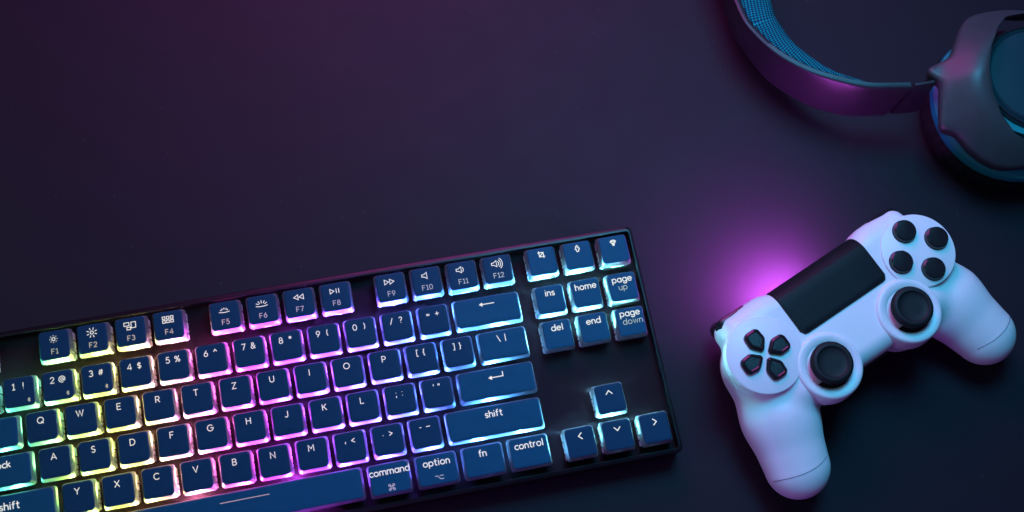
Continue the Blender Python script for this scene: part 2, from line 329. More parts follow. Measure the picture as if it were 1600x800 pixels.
def icon(name, cx=0, cy=0, s=1.0):
    c = lambda pl: [(cx+x*s, cy+y*s) for x, y in pl]; o = []
    if name in ('dim', 'bright'):
        o.append(arc(0, 0, .55, .55, 0, 360, 30)); r0, r1 = (1.15, 1.3) if name == 'dim' else (1.1, 1.75)
        for k in range(8):
            a = math.radians(45*k+22 if name == 'bright' else 45*k); o.append([(r0*math.cos(a), r0*math.sin(a)), (r1*math.cos(a), r1*math.sin(a))])
    elif name == 'windows':
        for x0, y0, x1, y1 in ((-2.2, .1, -.3, 1.4), (.5, -.9, 2.2, 1.4), (-1.2, -1.5, .2, -.5)): o.append([(x0, y0), (x1, y0), (x1, y1), (x0, y1), (x0, y0)])
    elif name == 'grid':
        for i in range(3):
            for j in range(2): x = -1.55+i*1.55; y = -.75+j*1.5; o.append([(x-.5, y-.5), (x+.5, y-.5), (x+.5, y+.5), (x-.5, y+.5), (x-.5, y-.5)])
    elif name in ('backlight_low', 'backlight_high'):
        o.append([(-2, -.8), (-1, -1.0), (0, -1.05), (1, -1.0), (2, -.8)]); k1 = 1.35 if name == 'backlight_low' else 1.7
        for a in (25, 57, 90, 123, 155): a = math.radians(a); o.append([(.95*math.cos(a)*1.2, -.55+.75*math.sin(a)), (k1*math.cos(a)*1.2, -.55+k1*math.sin(a))])
    elif name == 'rewind':
        for x in (-1.5, .3): o.append([(x, 0), (x+1.4, .85), (x+1.4, -.85), (x, 0)])
    elif name == 'forward':
        for x in (-.3, 1.5): o.append([(x, 0), (x-1.4, .85), (x-1.4, -.85), (x, 0)])
    elif name == 'play': o += [[(-.3, 0), (-1.7, .85), (-1.7, -.85), (-.3, 0)], [(.5, .8), (.5, -.8)], [(1.4, .8), (1.4, -.8)]]
    elif name.startswith('speaker'):
        o.append([(-1.2, .4), (-.5, .4), (.5, 1.1), (.5, -1.1), (-.5, -.4), (-1.2, -.4), (-1.2, .4)])
        for k in range(int(name[-1])): r = .9+.65*k; o.append(arc(.35, 0, r, r*1.05, -50, 50))
        o = [[(x-(.5 if name[-1] != '0' else 0), y) for x, y in p] for p in o]
    elif name == 'crop': o += [[(-.9, 1.5), (-.9, -.9), (1.4, -.9)], [(-1.4, .9), (.9, .9), (.9, -1.5)], [(-.6, -.6), (.7, .7)]]
    elif name == 'mic': o += [[(-.5, -.3), (-.9, -.2), (-.5, 1), (0, 1.5), (.5, 1), (.9, -.2), (.5, -.3), (.4, -1.2), (-.4, -1.2), (-.5, -.3)], [(0, .7), (0, .4)]]
    elif name == 'lamp': o += [[(-1.2, .5), (-.6, 1.1), (.6, 1.1), (1.2, .5), (.5, -.3), (.2, -1.2), (-.3, -1.2), (-.5, -.3), (-1.2, .5)], [(-.8, .6), (.8, .6)], [(-.5, .1), (-.1, -.6)], [(.4, .1), (0, -.8)]]
    elif name == 'backspace': o += [[(2.9, 0), (-2.4, 0)], [(-1.8, .55), (-2.7, 0), (-1.8, -.55), (-1.8, .4)]]
    elif name == 'return': o += [[(2.7, 1.7), (2.7, 0), (-2.4, 0)], [(-1.8, .55), (-2.7, 0), (-1.8, -.55), (-1.8, .4)]]
    elif name == 'up': o.append([(-1.25, -.7), (0, .7), (1.25, -.7)])
    elif name == 'down': o.append([(-1.25, .7), (0, -.7), (1.25, .7)])
    elif name == 'left': o.append([(.7, 1.25), (-.7, 0), (.7, -1.25)])
    elif name == 'right': o.append([(-.7, 1.25), (.7, 0), (-.7, -1.25)])
    elif name == 'looped':
        for sx in (-1, 1):
            for sy in (-1, 1): o.append(arc(sx*.95, sy*.95, .45, .45, 0, 360, 40))
        o.append([(-.5, -.5), (.5, -.5), (.5, .5), (-.5, .5), (-.5, -.5)])
    elif name == 'option': o += [[(-2, .8), (-.9, .8), (.5, -.8), (2, -.8)], [(.3, .8), (2, .8)]]
    elif name == 'wireless': o.append([(-.7, -.6), (.6, .6), (0, 1.2), (0, -1.2), (.6, -.6), (-.7, .6)])
    elif name == 'bar': o.append([(-10.5, 0), (10.5, 0)])
    return [c(p) for p in o]

# ------------------------------------------------------------------ keyboard
U = 19.05; ZT = 22.0; ZP = 11.5
kb = empty('keyboard', 'low-profile black keyboard with glowing rainbow backlight lying on the dark desk', 'keyboard', (176, -28, 0))
OX, OY = 176, -28
def kobj(name, me, parent, x, y, z, color=None): return link(name, me, parent, (x, y, z), color)
# case: outer tray with a raised thin lip around the recessed plate
cx0, cx1, cy0, cy1 = -4.0, 352.5, -90.0, 34.0
def rr2(x0, x1, y0, y1, r, z, n=5): return lift(rrect(x1-x0, y1-y0, r, n, (x0+x1)/2-OX, (y0+y1)/2-OY), z)
cl = [rr2(cx0+1.2, cx1-1.2, cy0+1.2, cy1-1.2, 2.5, 0.8), rr2(cx0, cx1, cy0, cy1, 3, 2.2), rr2(cx0, cx1, cy0, cy1, 3, 16.3), rr2(cx0+.15, cx1-.15, cy0+.15, cy1-.15, 3, 16.6), rr2(cx0+.4, cx1-1.4, cy0+1.6, cy1-1.2, 2.2, 17.1),
      rr2(cx0+1.5, cx1-1.9, cy0+2.2, cy1-2.6, 1.6, 17.1), rr2(cx0+1.7, cx1-2.1, cy0+2.4, cy1-2.8, 1.4, 16.8), rr2(cx0+1.7, cx1-2.1, cy0+2.4, cy1-2.8, 1.4, 11.0)]
v, f = loft(cl, True, True); kobj('case', sharp(mesh('case', v, f, M_case)), kb, 0, 0, 0)
v, f = loft([rr2(cx0+1.75, cx1-2.15, cy0+2.45, cy1-2.85, 1.3, 11.05), rr2(cx0+1.75, cx1-2.15, cy0+2.45, cy1-2.85, 1.3, ZP)])
kobj('plate', sharp(mesh('plate', v, f, M_plate)), kb, 0, 0, 0)

def keycap_mesh(wu, kind):
    wb = wu*U-2.4; hb = 16.75; top = M_keytop2 if kind else M_keytop
    spec = [(0.9, 0.0, 1.6), (1.6, 0.08, 1.7), (3.0, 0.38, 1.7), (4.7, 0.82, 1.8), (5.2, 1.0, 1.8), (5.43, 1.3, 1.6), (5.5, 1.8, 1.3)]
    loops = [lift(rrect(wb-2*i, hb-2*i, r, 5), z) for z, i, r in spec]
    n = len(loops[0])
    inn = [lift(rrect(wb-2*i, hb-2*i, 1.2, 5), z) for z, i in ((4.1, 2.0), (0.9, .95))]
    V = []; F = []; m = []
    allp = [inn[0], inn[1]]+loops
    for l in allp: V += l
    for i in range(len(allp)-1):
        for j in range(n):
            k = (j+1) % n; F.append((i*n+j, i*n+k, (i+1)*n+k, (i+1)*n+j)); m.append(0 if i < 2+4 else 1)
    F.append(tuple(range(n))[::-1]); m.append(0)
    # slightly dished top
    b = (len(allp)-1)*n; ins = rrect(wb-2*5.0, hb-2*5.0, 1.0, 5); c0 = len(V)
    V += lift(ins, 5.36)
    for j in range(n):
        k = (j+1) % n; F.append((b+j, b+k, c0+k, c0+j)); m.append(1)
    F.append(tuple(range(c0, c0+n))); m.append(1)
    return sharp(mesh('key', V, F, [M_skirt, top], m), 50)
CAPS = {}
def cap(wu, kind):
    if (wu, kind) not in CAPS: CAPS[(wu, kind)] = keycap_mesh(wu, kind)
    return CAPS[(wu, kind)]
# switch: clear housing with clips, open towards the light at its north side
parts = [box(-7.4, 7.4, -7.2, 3.0, 0, 1.4, .6)+(0,), box(-5.2, 5.2, -6.2, 2.6, 1.2, 3.6, .5)+(0,), box(-4.4, 4.4, -4.8, 2.6, 3.4, 5.2, .5)+(0,), box(-6.5, 6.5, 7.3, 7.9, 0, 2.6, .2)+(1,), box(-6.5, 6.5, -7.9, -7.4, 0, 2.2, .2)+(1,)]  # black north wall is added to keep LED light off the plate
for sx in (-1, 1):
    for y, d, zz in ((-5.4, 1.3, 2.6), (-2.6, 1.1, 3.6), (0.7, 1.7, 3.0), (4.9, 2.0, 4.2)):
        parts.append(box(*sorted((sx*6.9, sx*8.15)), y-d, y+d, 0, zz, .3)+(0,))
    parts.append(box(*sorted((sx*7.6, sx*8.3)), -3.9, -3.5, .3, 2.8, .2)+(1,)); parts.append(box(*sorted((sx*7.6, sx*8.3)), 2.3, 2.8, .3, 3.4, .2)+(1,))
v, f, m = join(parts+[box(7.0, 7.45, -7.5, 8.0, 1.2, 8.4, .1)+(1,), box(-8.4, 7.4, 7.45, 7.85, 1.2, 4.3, .1)+(1,)]); SWE = sharp(mesh('switch_housing', v, f, [M_housing, M_dark], m))  # last column: added black walls stop LED light spilling on to the controller
v, f, m = join(parts); SW = sharp(mesh('switch_housing', v, f, [M_housing, M_black], m))
v, f = box(-1.9, 1.9, -1.0, 1.0, 0, 1.0, .3); LED = mesh('led', v, f, M_led, smooth=False)
STAB = None
stops = [(0, (.05, 1, .70)), (1.6, (.12, 1, .50)), (3.0, (.62, 1, .12)), (4.3, (.95, .82, .16)), (5.5, (1, .38, .58)), (6.6, (1, .07, .66)), (7.6, (.62, .05, .95)), (8.8, (.36, .06, 1)), (10.6, (.17, .08, 1)), (12.0, (.08, .18, 1)), (13.4, (.06, .36, 1)), (15, (.16, .66, 1)), (17.5, (.18, .84, .92)), (19, (.18, .88, .85))]
def ledcol(u):
    for (a, ca), (b, cb) in zip(stops, stops[1:]):
        if u <= b: t = max(0, (u-a)/(b-a)); k = .40+.45*min(1, max(0, (u-2.5)/4.5))+.15*min(1, max(0, (u-8)/2))-.1*min(1, max(0, (u-13)/3)); return tuple(k*(x+(y-x)*t) for x, y in zip(ca, cb))
    return stops[-1][1]
def key(ux, row, wu=1.0, kind=0, main=None, sub=None, strokes=None, size=3.0, bold=.38, lx=-.3, ly=3.0, label=None, homing=False):
    ledy = -5.2 if row < -1 else 4.9
    x = ux*U-OX; y = -row*U-OY
    # every cap sits a hair differently on its stem
    k = kobj('key', cap(wu, kind), kb, x+random.uniform(-.08, .08), y+random.uniform(-.08, .08), ZT-5.5+random.uniform(-.1, .1))
    k.rotation_euler = (random.uniform(-.006, .006), random.uniform(-.006, .006), random.uniform(-.006, .006))
    col = ledcol(ux+random.uniform(-.15, .15)); st = []
    if main: st += text_strokes(main, size, lx, ly)
    if strokes: st += strokes
    if st:
        v, f = ribbons(st, bold); kobj('legend', mesh('legend', v, f, M_legend, smooth=False), k, 0, 0, 5.52, col)
    if sub:
        v, f = ribbons(sub, .34); kobj('small_legend', mesh('small_legend', v, f, M_legend2, smooth=False), k, 0, 0, 5.52, col)
    if homing:
        v, f = box(-1.8, 1.8, -5.3, -4.9, 5.3, 5.75, .2); kobj('homing_bar', mesh('homing_bar', v, f, M_keytop), k, 0, 0, 0)
    kobj('switch_housing', SWE if ux > 17.5 else SW, k, 0, 0, ZP-(ZT-5.5)+.02)
    if wu > 3: offs = [0, -2.6*U, 2.6*U, -1.3*U, 1.3*U]
    elif wu >= 2: offs = [0]
    else: offs = [0]
    for i, dx in enumerate(offs):
        e = kobj('led', LED, k, dx, ledy, ZP-(ZT-5.5)+.6, tuple(c*(.6 if ux > 17.5 else 1) for c in ledcol(ux+dx/U)))
        if i and abs(dx) > 40: kobj('switch_housing', SW, k, dx, 0, ZP-(ZT-5.5)+.02)
    if label: k['label'] = label
    return k
def pair(a, b, dx=2.35, h=3.0, y=3.0): return text_strokes(a, h, -dx-.2, y)+text_strokes(b, h, dx-.1, y)
# function row
key(.5, -1.11, 1, 1)
FR = [(2.5, 'dim', .95), (3.5, 'bright', .95), (4.5, 'windows', .85), (5.5, 'grid', .85), (7.0, 'backlight_low', .85), (8.0, 'backlight_high', .95), (9.0, 'rewind', 1.0), (10.0, 'play', .95), (11.5, 'forward', 1.0), (12.5, 'speaker0', 1.0), (13.5, 'speaker1', 1.0), (14.5, 'speaker3', 1.0)]
for i, (u, ic, s) in enumerate(FR):
    key(u, -1.11, 1, 0, strokes=icon(ic, -.1, 3.0, s*1.55), sub=text_strokes('F%d' % (i+1), 2.5, 0, -3.4, .3), bold=.38)
for u, ic in zip((15.76, 16.79, 17.83), ('crop', 'mic', 'lamp')): key(u, -1.11, 1, 1, strokes=icon(ic, .2, 3.6, 1.25), bold=.5)
# number row
key(.5, 0)
for i, (a, b) in enumerate(zip('1234567890/=', '!@#$%^&*()?+')):
    sub = icon('wireless', 4.6, -4.6, .8) if i < 3 else None
    key(1.5+i, 0, strokes=pair(a, b), sub=sub)
key(14, 0, 2, 1, strokes=icon('backspace', 0, 3.4, 1.35), bold=.5)
for u, t in ((15.76, 'ins'), (16.79, 'home')): key(u, 0, 1, 1, main=t, size=3.1, bold=.49, lx=.3, ly=3.6)
key(17.83, 0, 1, 1, strokes=text_strokes('page', 3.1, .3, 4.2), sub=text_strokes('up', 3.0, 0, -.2), bold=.49)
# top letter row
key(.75, 1, 1.5, 1)
for i, c in enumerate('QWERTZUIOP'): key(2+i, 1, main=c)
key(12, 1, strokes=pair('[', '{', 1.6)); key(13, 1, strokes=pair(']', '}', 1.6))
key(14.25, 1, 1.5, 1, strokes=pair('\\', '|', 1.7, 3.2, 3.2))
for u, t in ((15.76, 'del'), (16.79, 'end')): key(u, 1, 1, 1, main=t, size=3.1, bold=.49, lx=.3, ly=3.6)
key(17.83, 1, 1, 1, strokes=text_strokes('page', 3.1, .3, 4.6), sub=text_strokes('down', 3.0, 1, .2), bold=.49)
# home row
key(.875, 2, 1.75, 1, main='caps lock', size=3.0, bold=.45, lx=-4.4, ly=3.2)
for i, c in enumerate('ASDFGHJKL'): key(2.25+i, 2, main=c, homing=c in 'FJ')
key(11.25, 2, strokes=pair(';', ':', 1.5)); key(12.25, 2, strokes=pair("'", '"', 1.3, 3.0, 3.2))
key(13.875, 2, 2.25, 1, strokes=icon('return', 0, 2.6, 1.35), bold=.5)
# bottom letter row
key(1.125, 3, 2.25, 1, main='shift', size=3.3, bold=.5, lx=-1.7, ly=2.0)
for i, c in enumerate('YXCVBNM'): key(2.75+i, 3, main=c)
key(9.75, 3, strokes=pair(',', '<', 1.9)); key(10.75, 3, strokes=pair('.', '>', 1.9)); key(11.75, 3, strokes=pair('-', '_', 1.9))
key(13.625, 3, 2.75, 1, main='shift', size=3.1, bold=.49, lx=0, ly=3.4)
key(16.79, 3, 1, 0, strokes=icon('up', 0, 3.2, 1.3), bold=.49)
# modifier row
for u in (.625, 1.875, 3.125): key(u, 4, 1.25, 1)
key(6.875, 4, 6.25, 1, sub=icon('bar', 0, 3.2, 1.15))
key(10.625, 4, 1.25, 1, main='command', sub=icon('looped', .4, -4.6, 1.1), size=3.1, bold=.47, lx=.4, ly=3.6)
key(11.875, 4, 1.25, 1, main='option', sub=icon('option', .6, -4.2, 1.05), size=3.1, bold=.47, lx=.2, ly=3.6)
key(13.125, 4, 1.25, 1, main='fn', size=3.1, bold=.49, lx=0, ly=3.6)
key(14.375, 4, 1.25, 1, main='control', size=3.1, bold=.47, lx=.2, ly=3.6)
for u, ic in zip((15.76, 16.79, 17.83), ('left', 'down', 'right')): key(u, 4, 1, 0, strokes=icon(ic, .3, 3.0, 1.25), bold=.49)

# ------------------------------------------------------------------ game controller
gc = empty('game_controller', 'white wireless game controller with black sticks and touchpad, glowing magenta at its front', 'game controller', (446.14, -33.27, 0), math.radians(22.667))
def smin(a, b, k):
    h = np.clip(0.5+0.5*(b-a)/k, 0, 1); return b*(1-h)+a*h-k*h*(1-h)
def rbox(x, y, z, c, hs, r):
    q = [np.abs(p-cc)-h+r for p, cc, h in zip((x, y, z), c, hs)]
    return np.sqrt(sum(np.maximum(t, 0)**2 for t in q))+np.minimum(np.maximum(np.maximum(q[0], q[1]), q[2]), 0)-r
def cone(x, y, z, a, b, ra, rb):
    a = np.array(a, float); b = np.array(b, float); d = b-a
    t = np.clip(((x-a[0])*d[0]+(y-a[1])*d[1]+(z-a[2])*d[2])/d.dot(d), 0, 1)
    return np.sqrt((x-a[0]-t*d[0])**2+(y-a[1]-t*d[1])**2+(z-a[2]-t*d[2])**2)-(ra+(rb-ra)*t)
def cyl(x, y, z, cx, cy, r, z0, z1, e):
    d = np.sqrt((x-cx)**2+(y-cy)**2)-r+e; h = np.abs(z-(z0+z1)/2)-(z1-z0)/2+e
    return np.sqrt(np.maximum(d, 0)**2+np.maximum(h, 0)**2)+np.minimum(np.maximum(d, h), 0)-e
def pad_sdf(x, y, z):
    x = np.abs(x)
    body = rbox(x, y, z, (0, -4, 29), (52, 29, 12.6), 9)
    sh = rbox(x, y, z, (45, 12, 27.5), (16.4, 15.3, 12.1), 7.5)
    f = smin(body, sh, 5)
    f = smin(f, cyl(x, y, z, 51.4, 0, 20.6-.22*np.clip(38-z, 0, 16), 14, 39.8, 4)/1.05, 3)
    k = 1.22
    g1 = cone(x, y, z*k, (51.2, -8, 20.5*k), (57.4, -30, 21.8*k), 18.6, 19.7)
    g2 = cone(x, y, z*k, (57.4, -30, 21.8*k), (64.2, -54.6, 18.6*k), 19.7, 17.1)
    f = smin(f, smin(g1, g2, 5)/1.1, 6)
    f = smin(f, rbox(x, y, z, (0, -4, 20), (40, 24, 17), 8), 4)  # lower hull added to block light-bar spill under the body
    f = smin(f, cyl(x, y, z, 26.6, -22.6, 16.6, 16, 40, 3), 3.5)
    return f
def surface_net(fn, lo, hi, h):
    ax = [np.arange(l, u+h, h) for l, u in zip(lo, hi)]
    X, Y, Z = np.meshgrid(*ax, indexing='ij'); D = fn(X, Y, Z); s = D < 0
    nx, ny, nz = D.shape; cshape = (nx-1, ny-1, nz-1)
    acc = np.zeros(cshape+(3,)); cnt = np.zeros(cshape)
    corner = [(i, j, k) for i in (0, 1) for j in (0, 1) for k in (0, 1)]
    sub = lambda A, c: A[c[0]:nx-1+c[0], c[1]:ny-1+c[1], c[2]:nz-1+c[2]]
    for a in corner:
        for d in range(3):
            if a[d]: continue
            b = list(a); b[d] = 1; da = sub(D, a); db = sub(D, b); m = (da < 0) != (db < 0)
            t = np.where(m, da/np.where(m, da-db, 1), 0)
            for q in range(3): acc[..., q] += np.where(m, a[q]+(t if q == d else 0), 0)
            cnt += m
    act = cnt > 0; idx = -np.ones(cshape, int); idx[act] = np.arange(act.sum())
    base = np.argwhere(act); V = (base+acc[act]/cnt[act][:, None])*h+np.array(lo)
    F = []
    for d in range(3):
        e1, e2 = [q for q in range(3) if q != d]
        sl0 = [slice(1, -1)]*3; sl0[d] = slice(0, -1); sl1 = list(sl0); sl1[d] = slice(1, None)
        m = s[tuple(sl0)] != s[tuple(sl1)]; P = np.argwhere(m); off = np.ones(3, int); off[d] = 0; P = P+off
        def at(o1, o2):
            Q = P.copy(); Q[:, e1] += o1; Q[:, e2] += o2; return idx[Q[:, 0], Q[:, 1], Q[:, 2]]
        F.append(np.stack([at(-1, -1), at(0, -1), at(0, 0), at(-1, 0)], 1))
    return V, np.concatenate(F)
Vn, Fn = surface_net(pad_sdf, (-86, -74, -2), (86, 31, 46), 0.9)
# project the vertices on to the exact surface for a clean sheen
for _ in range(2):
    e = 0.05; d = pad_sdf(*Vn.T); gr = np.stack([pad_sdf(*(Vn+np.eye(3)[q]*e).T)-d for q in range(3)], 1)/e
    Vn = Vn-gr*(d/np.maximum((gr**2).sum(1), .3))[:, None]
link('body_shell', mesh('body_shell', Vn.tolist(), Fn.tolist(), M_white), gc)
def surf(x, y, z0=50.0):       # height of the shell below a point
    z = z0
    for _ in range(60):
        d = float(pad_sdf(np.array(x), np.array(y), np.array(z)))
        if d < .02: break
        z -= d*.8
    return z
def gpart(name, vf, m, loc=(0, 0, 0), deg=40, rz=0, parent=gc): return link(name, sharp(mesh(name, vf[0], vf[1], m), deg), parent, loc, rz=rz)
for sx in (-1, 1):
    gpart('face_disc', lathe([(20.2, -3), (20.2, .5), (19.95, 1.05), (19.4, 1.3), (0.01, 1.35)], 72), M_white, (sx*51.4, 0, 41.5))
    ring = gpart('stick_ring', lathe([(18.3, -8), (17.9, -2), (17.5, 1.4), (17.0, 2.6), (16.1, 3.1), (14.8, 3.0), (12.2, 2.3), (11.7, 1.8), (11.6, 1.2), (0.01, 1.2)], 72), M_white, (sx*26.6, -22.6, 40.0))
    gpart('stick_well', lathe([(11.5, 0), (11.5, .25), (0.01, .3)], 48), M_dark, (0, 0, 1.25), parent=ring)
    stick = gpart('thumbstick', lathe([(5.5, -5), (5.5, -2), (10.0, -1.2), (10.8, -.2), (11.0, 1.0), (10.8, 2.4), (10.2, 3.4), (9.3, 3.9), (8.3, 3.8), (7.7, 3.1), (7.1, 2.75), (4, 2.65), (0.01, 2.6)], 64), M_rubber, (sx*26.7, -22.1, 45.6))
    v, f = tube([(10.85*math.cos(a), 10.85*math.sin(a), 1.6) for a in np.linspace(0, 2*math.pi, 65)], .28, 6)
    gpart('grip_ridge', (v, f), M_rubber, parent=stick)
    # triggers
    gpart('shoulder_button', loft([lift(rrect(20-a, 9-a, 3.5, 6), z) for z, a in ((0, 2.5), (1.2, .4), (8, 0), (10, 1), (10.8, 3.5))]), M_black, (sx*50, 23.6, 25.5), 30)
    gpart('trigger', loft([lift([(x, y+(11-z)*.25) for x, y in rrect(19-a, 12-a, 4.5, 6)], z) for z, a in ((0, 3), (1.5, .6), (9, 0), (11, 2.5))]), M_black, (sx*49.5, 21.5, 12.5), 30)
    # seam across the grip, a thin dark tube on the surface
    pts = []
    for t in np.linspace(-1, 1, 41):
        x = 66.0+t*14.6; y = -56.5-3.0*(1-t*t)+t*2.5
        z = surf(sx*x, y)
        if z > 14: pts.append((sx*x, y, z+.02))
    gpart('grip_seam', tube(pts, .16, 6), mat('dark_seam', (0.10, 0.10, 0.13), .6) if sx < 0 else bpy.data.materials['dark_seam'])
# d-pad keys
def poly_round(P, r, n=4):
    out = []
    for i in range(len(P)):
        a, b, c = Vector(P[i-1]), Vector(P[i]), Vector(P[(i+1) % len(P)])
        u = (a-b).normalized(); v = (c-b).normalized(); rr = min(r, (a-b).length*.45, (c-b).length*.45); p0 = b+u*rr; p1 = b+v*rr
        for k in range(n+1): t = k/n; out.append(tuple(p0*(1-t)**2+b*2*t*(1-t)+p1*t*t))
    return out
def inset(P, d):
    out = []; n = len(P)
    for i in range(n):
        a, b, c = Vector(P[i-1]), Vector(P[i]), Vector(P[(i+1) % n]); t = (c-a).normalized(); out.append(tuple(b+Vector((-t.y, t.x))*d))
    return out
base = [(-4.9, 7.0), (-.8, 2.2), (.8, 2.2), (4.9, 7.0), (4.5, 12.6), (2.6, 14.0), (-2.6, 14.0), (-4.5, 12.6)]
P0 = poly_round(base, 1.5)
for k in range(4):
    gpart('direction_key', loft([lift(P0, 0), lift(P0, 2.0), lift(inset(P0, .35), 2.6), lift(inset(P0, 1.3), 3.1), lift(inset(P0, 1.9), 2.75)]), M_black, (-51.4, 0, 42.3), 30, k*math.pi/2)
    a = k*math.pi/2
    gpart('action_button', lathe([(6.4, 0), (6.4, .2), (6.1, .45), (6.0, 1.7), (5.8, 2.5), (5.2, 2.95), (3, 3.1), (0.01, 3.15)], 40), M_black, (51.4+12.2*math.cos(a), 12.2*math.sin(a), 42.7), 30)
# touchpad: flat skin that rolls over the front edge
prof = [(-3.2, 42.15)]+[(y, 42.25) for y in np.linspace(-2.8, 14.0, 8)]+[(15.5+10.2*math.sin(a), 32.1+10.1*math.cos(a)) for a in np.radians([6, 18, 30, 42, 54, 66, 78])]
def tp(half, grow, dz):
    loops = []
    for j, (y, z) in enumerate(prof):
        hw = half
        dy = y-prof[0][0]
        if dy < 3.2: hw = half-3.2+math.sqrt(max(0, 3.2**2-(3.2-dy)**2))
        loops.append([(x*hw, y, z+dz-(0.10 if abs(x) > .99 else 0)) for x in (-1, -.97, -.5, 0, .5, .97, 1)])
    low = [[(p[0], p[1]-(1.6 if p[1] > 20 else 0), p[2]-1.6) for p in l] for l in loops]
    V = [p for l in loops for p in l]+[p for l in low for p in l]; n = 7; m = len(loops); F = []
    for i in range(m-1):
        for j in range(n-1):
            F.append((i*n+j, i*n+j+1, (i+1)*n+j+1, (i+1)*n+j)); b = m*n; F.append((b+i*n+j, b+(i+1)*n+j, b+(i+1)*n+j+1, b+i*n+j+1))
        b = m*n; F.append((i*n, (i+1)*n, b+(i+1)*n, b+i*n)); F.append((i*n+n-1, b+i*n+n-1, b+(i+1)*n+n-1, (i+1)*n+n-1))
    for i in (0, m-1):
        for j in range(n-1): F.append((i*n+j, i*n+j+1, m*n+i*n+j+1, m*n+i*n+j))
    return V, F
gpart('touchpad_frame', tp(28.4, 0, 0), M_dark)
prof = [(-2.6, 42.3)]+[(y, 42.45) for y in np.linspace(-2.2, 14.0, 8)]+[(15.5+10.5*math.sin(a), 32.0+10.45*math.cos(a)) for a in np.radians([6, 18, 30, 42, 54, 66, 76])]
gpart('touchpad', tp(27.7, 0, 0), M_touch, deg=40)
# light bar in the front face and the connector slot at the back
gpart('light_bar', loft([[(x, 21.5, 13.5), (x, 22.3, 13.5), (x, 25.3, 19.5), (x, 25.0, 21.5), (x, 23.5, 21.5)] for x in np.linspace(-25, 6, 9)]), M_lightbar, deg=30)
gpart('headset_socket', box(-10, 8, -34.2, -30.5, 26, 32, .8), M_black)

# ------------------------------------------------------------------ headphones
hp = empty('headphones', 'dark over-ear headphones with blue mesh headband cushion lying at the top right', 'headphones', (540, 110, 0))
HX, HY = 540, 110; MIR = 196.0
BOT = [(438, 190, 6), (439.0, 178, 6.0), (439.5, 164.9, 6.0), (439.2, 142.7, 8.0), (441.7, 130.5, 9.0), (449.3, 109.8, 11.0), (459.5, 95.8, 13.0), (471.2, 84.8, 15.0), (488.0, 76.0, 17.0), (508.2, 71.7, 19.0), (525.9, 69.4, 21.0), (539.9, 68.6, 22.0)]
TOP = [(433.5, 190, 38), (433.8, 175, 38.0), (434.4, 157.9, 38.0), (436.1, 135.4, 40.0), (440.2, 123.8, 41.0), (448.1, 109.9, 43.0), (459.9, 97.2, 45.0), (473.8, 87.6, 47.0), (490.9, 79.3, 49.0), (510.2, 75.0, 51.0), (526.2, 73.9, 53.0), (539.8, 74.0, 54.0)]
def mirror(P): return [(x, 2*MIR-y, z) for x, y, z in reversed(P)]
def strip(B, T, prof, s0=0, s1=None):
    """sweep a profile (a up the strip 0..1, b mm inwards) along the ruled strip"""
    n = len(B); loops = []
    for i in range(n):
        d = (B[min(i+1, n-1)]-B[max(i-1, 0)]); d.z = 0; d.normalize(); nn = Vector((-d.y, d.x, 0))
        pr = prof(i) if callable(prof) else prof
        loops.append([tuple(B[i]+(T[i]-B[i])*a+nn*b-Vector((HX, HY, 0))) for a, b in pr])
    return loops
Bm, Tm = catmull(BOT[:10]), catmull(TOP[:10])
def cutlast(P, t): return P[:-1]+[P[-1]]
shell = [(.04, .3), (.0, .9), (.0, 2.6), (.04, 3.3), (.5, 3.5), (.95, 3.5), (.985, 3.3), (1.0, 2.7), (.995, .3), (.985, -.2), (.955, -.5), (.7, -.9), (.4, -.9), (.15, -.4)]
full_B = list(reversed([Vector((v.x, 2*MIR-v.y, v.z)) for v in Bm]))+Bm; full_T = list(reversed([Vector((v.x, 2*MIR-v.y, v.z)) for v in Tm]))+Tm
# slanted ends of the band
for P, k in ((full_T, 1), ):
    d = (P[-1]-P[-2]).normalized(); P[-1] = P[-1]+d*2.6; d = (P[0]-P[1]).normalized(); P[0] = P[0]+d*2.6
v, f = loft(strip(full_B, full_T, shell)); link('headband', sharp(mesh('headband', v, f, M_strap), 40), hp)
# cushion
tk = [22, 22, 21, 18.5, 16.5, 13.5, 10, 5, 1.0]
Bc, Tc = catmull(BOT[:9]), catmull(TOP[:9])
nC = len(Bc)
def thick(i):
    t = i/8; k = min(int(t), len(tk)-2); fr = t-k; return max(.3, tk[k]*(1-fr)+tk[k+1]*fr)
fb = list(reversed([Vector((v.x, 2*MIR-v.y, v.z)) for v in Bc]))+Bc; ft = list(reversed([Vector((v.x, 2*MIR-v.y, v.z)) for v in Tc]))+Tc
def cprof(i):
    j = i-nC if i >= nC else nC-1-i; t = thick(j)
    return [(.12, 3.4), (.12, 3.4+t*.55), (.2, 3.4+t*.85), (.4, 3.4+t), (.62, 3.4+t), (.78, 3.4+t*.93), (.87, 3.4+t*.8), (.93, 3.4+t*.6), (.955, 3.4+t*.35), (.96, 3.4+t*.1), (.94, 3.3)]
loops = strip(fb, ft, cprof); v, f = loft(loops)
uvs = []; acc = 0; prev = None
for l in loops:
    p = Vector(l[5]); acc += (p-prev).length if prev else 0; prev = p; q = 0; pp = Vector(l[0])
    for c in l: q += (Vector(c)-pp).length; pp = Vector(c); uvs.append((acc, q))
link('headband_cushion', mesh('headband_cushion', v, f, M_pad, uvs=uvs), hp)
def resample(P, n):
    P = [Vector(p) for p in P]; L = [0]
    for a, b in zip(P, P[1:]): L.append(L[-1]+(b-a).length)
    out = []
    for i in range(n):
        s = L[-1]*i/(n-1); k = max(j for j in range(len(L)) if L[j] <= s+1e-9); k = min(k, len(P)-2)
        t = (s-L[k])/max(1e-9, L[k+1]-L[k]); out.append(P[k].lerp(P[k+1], t))
    return out
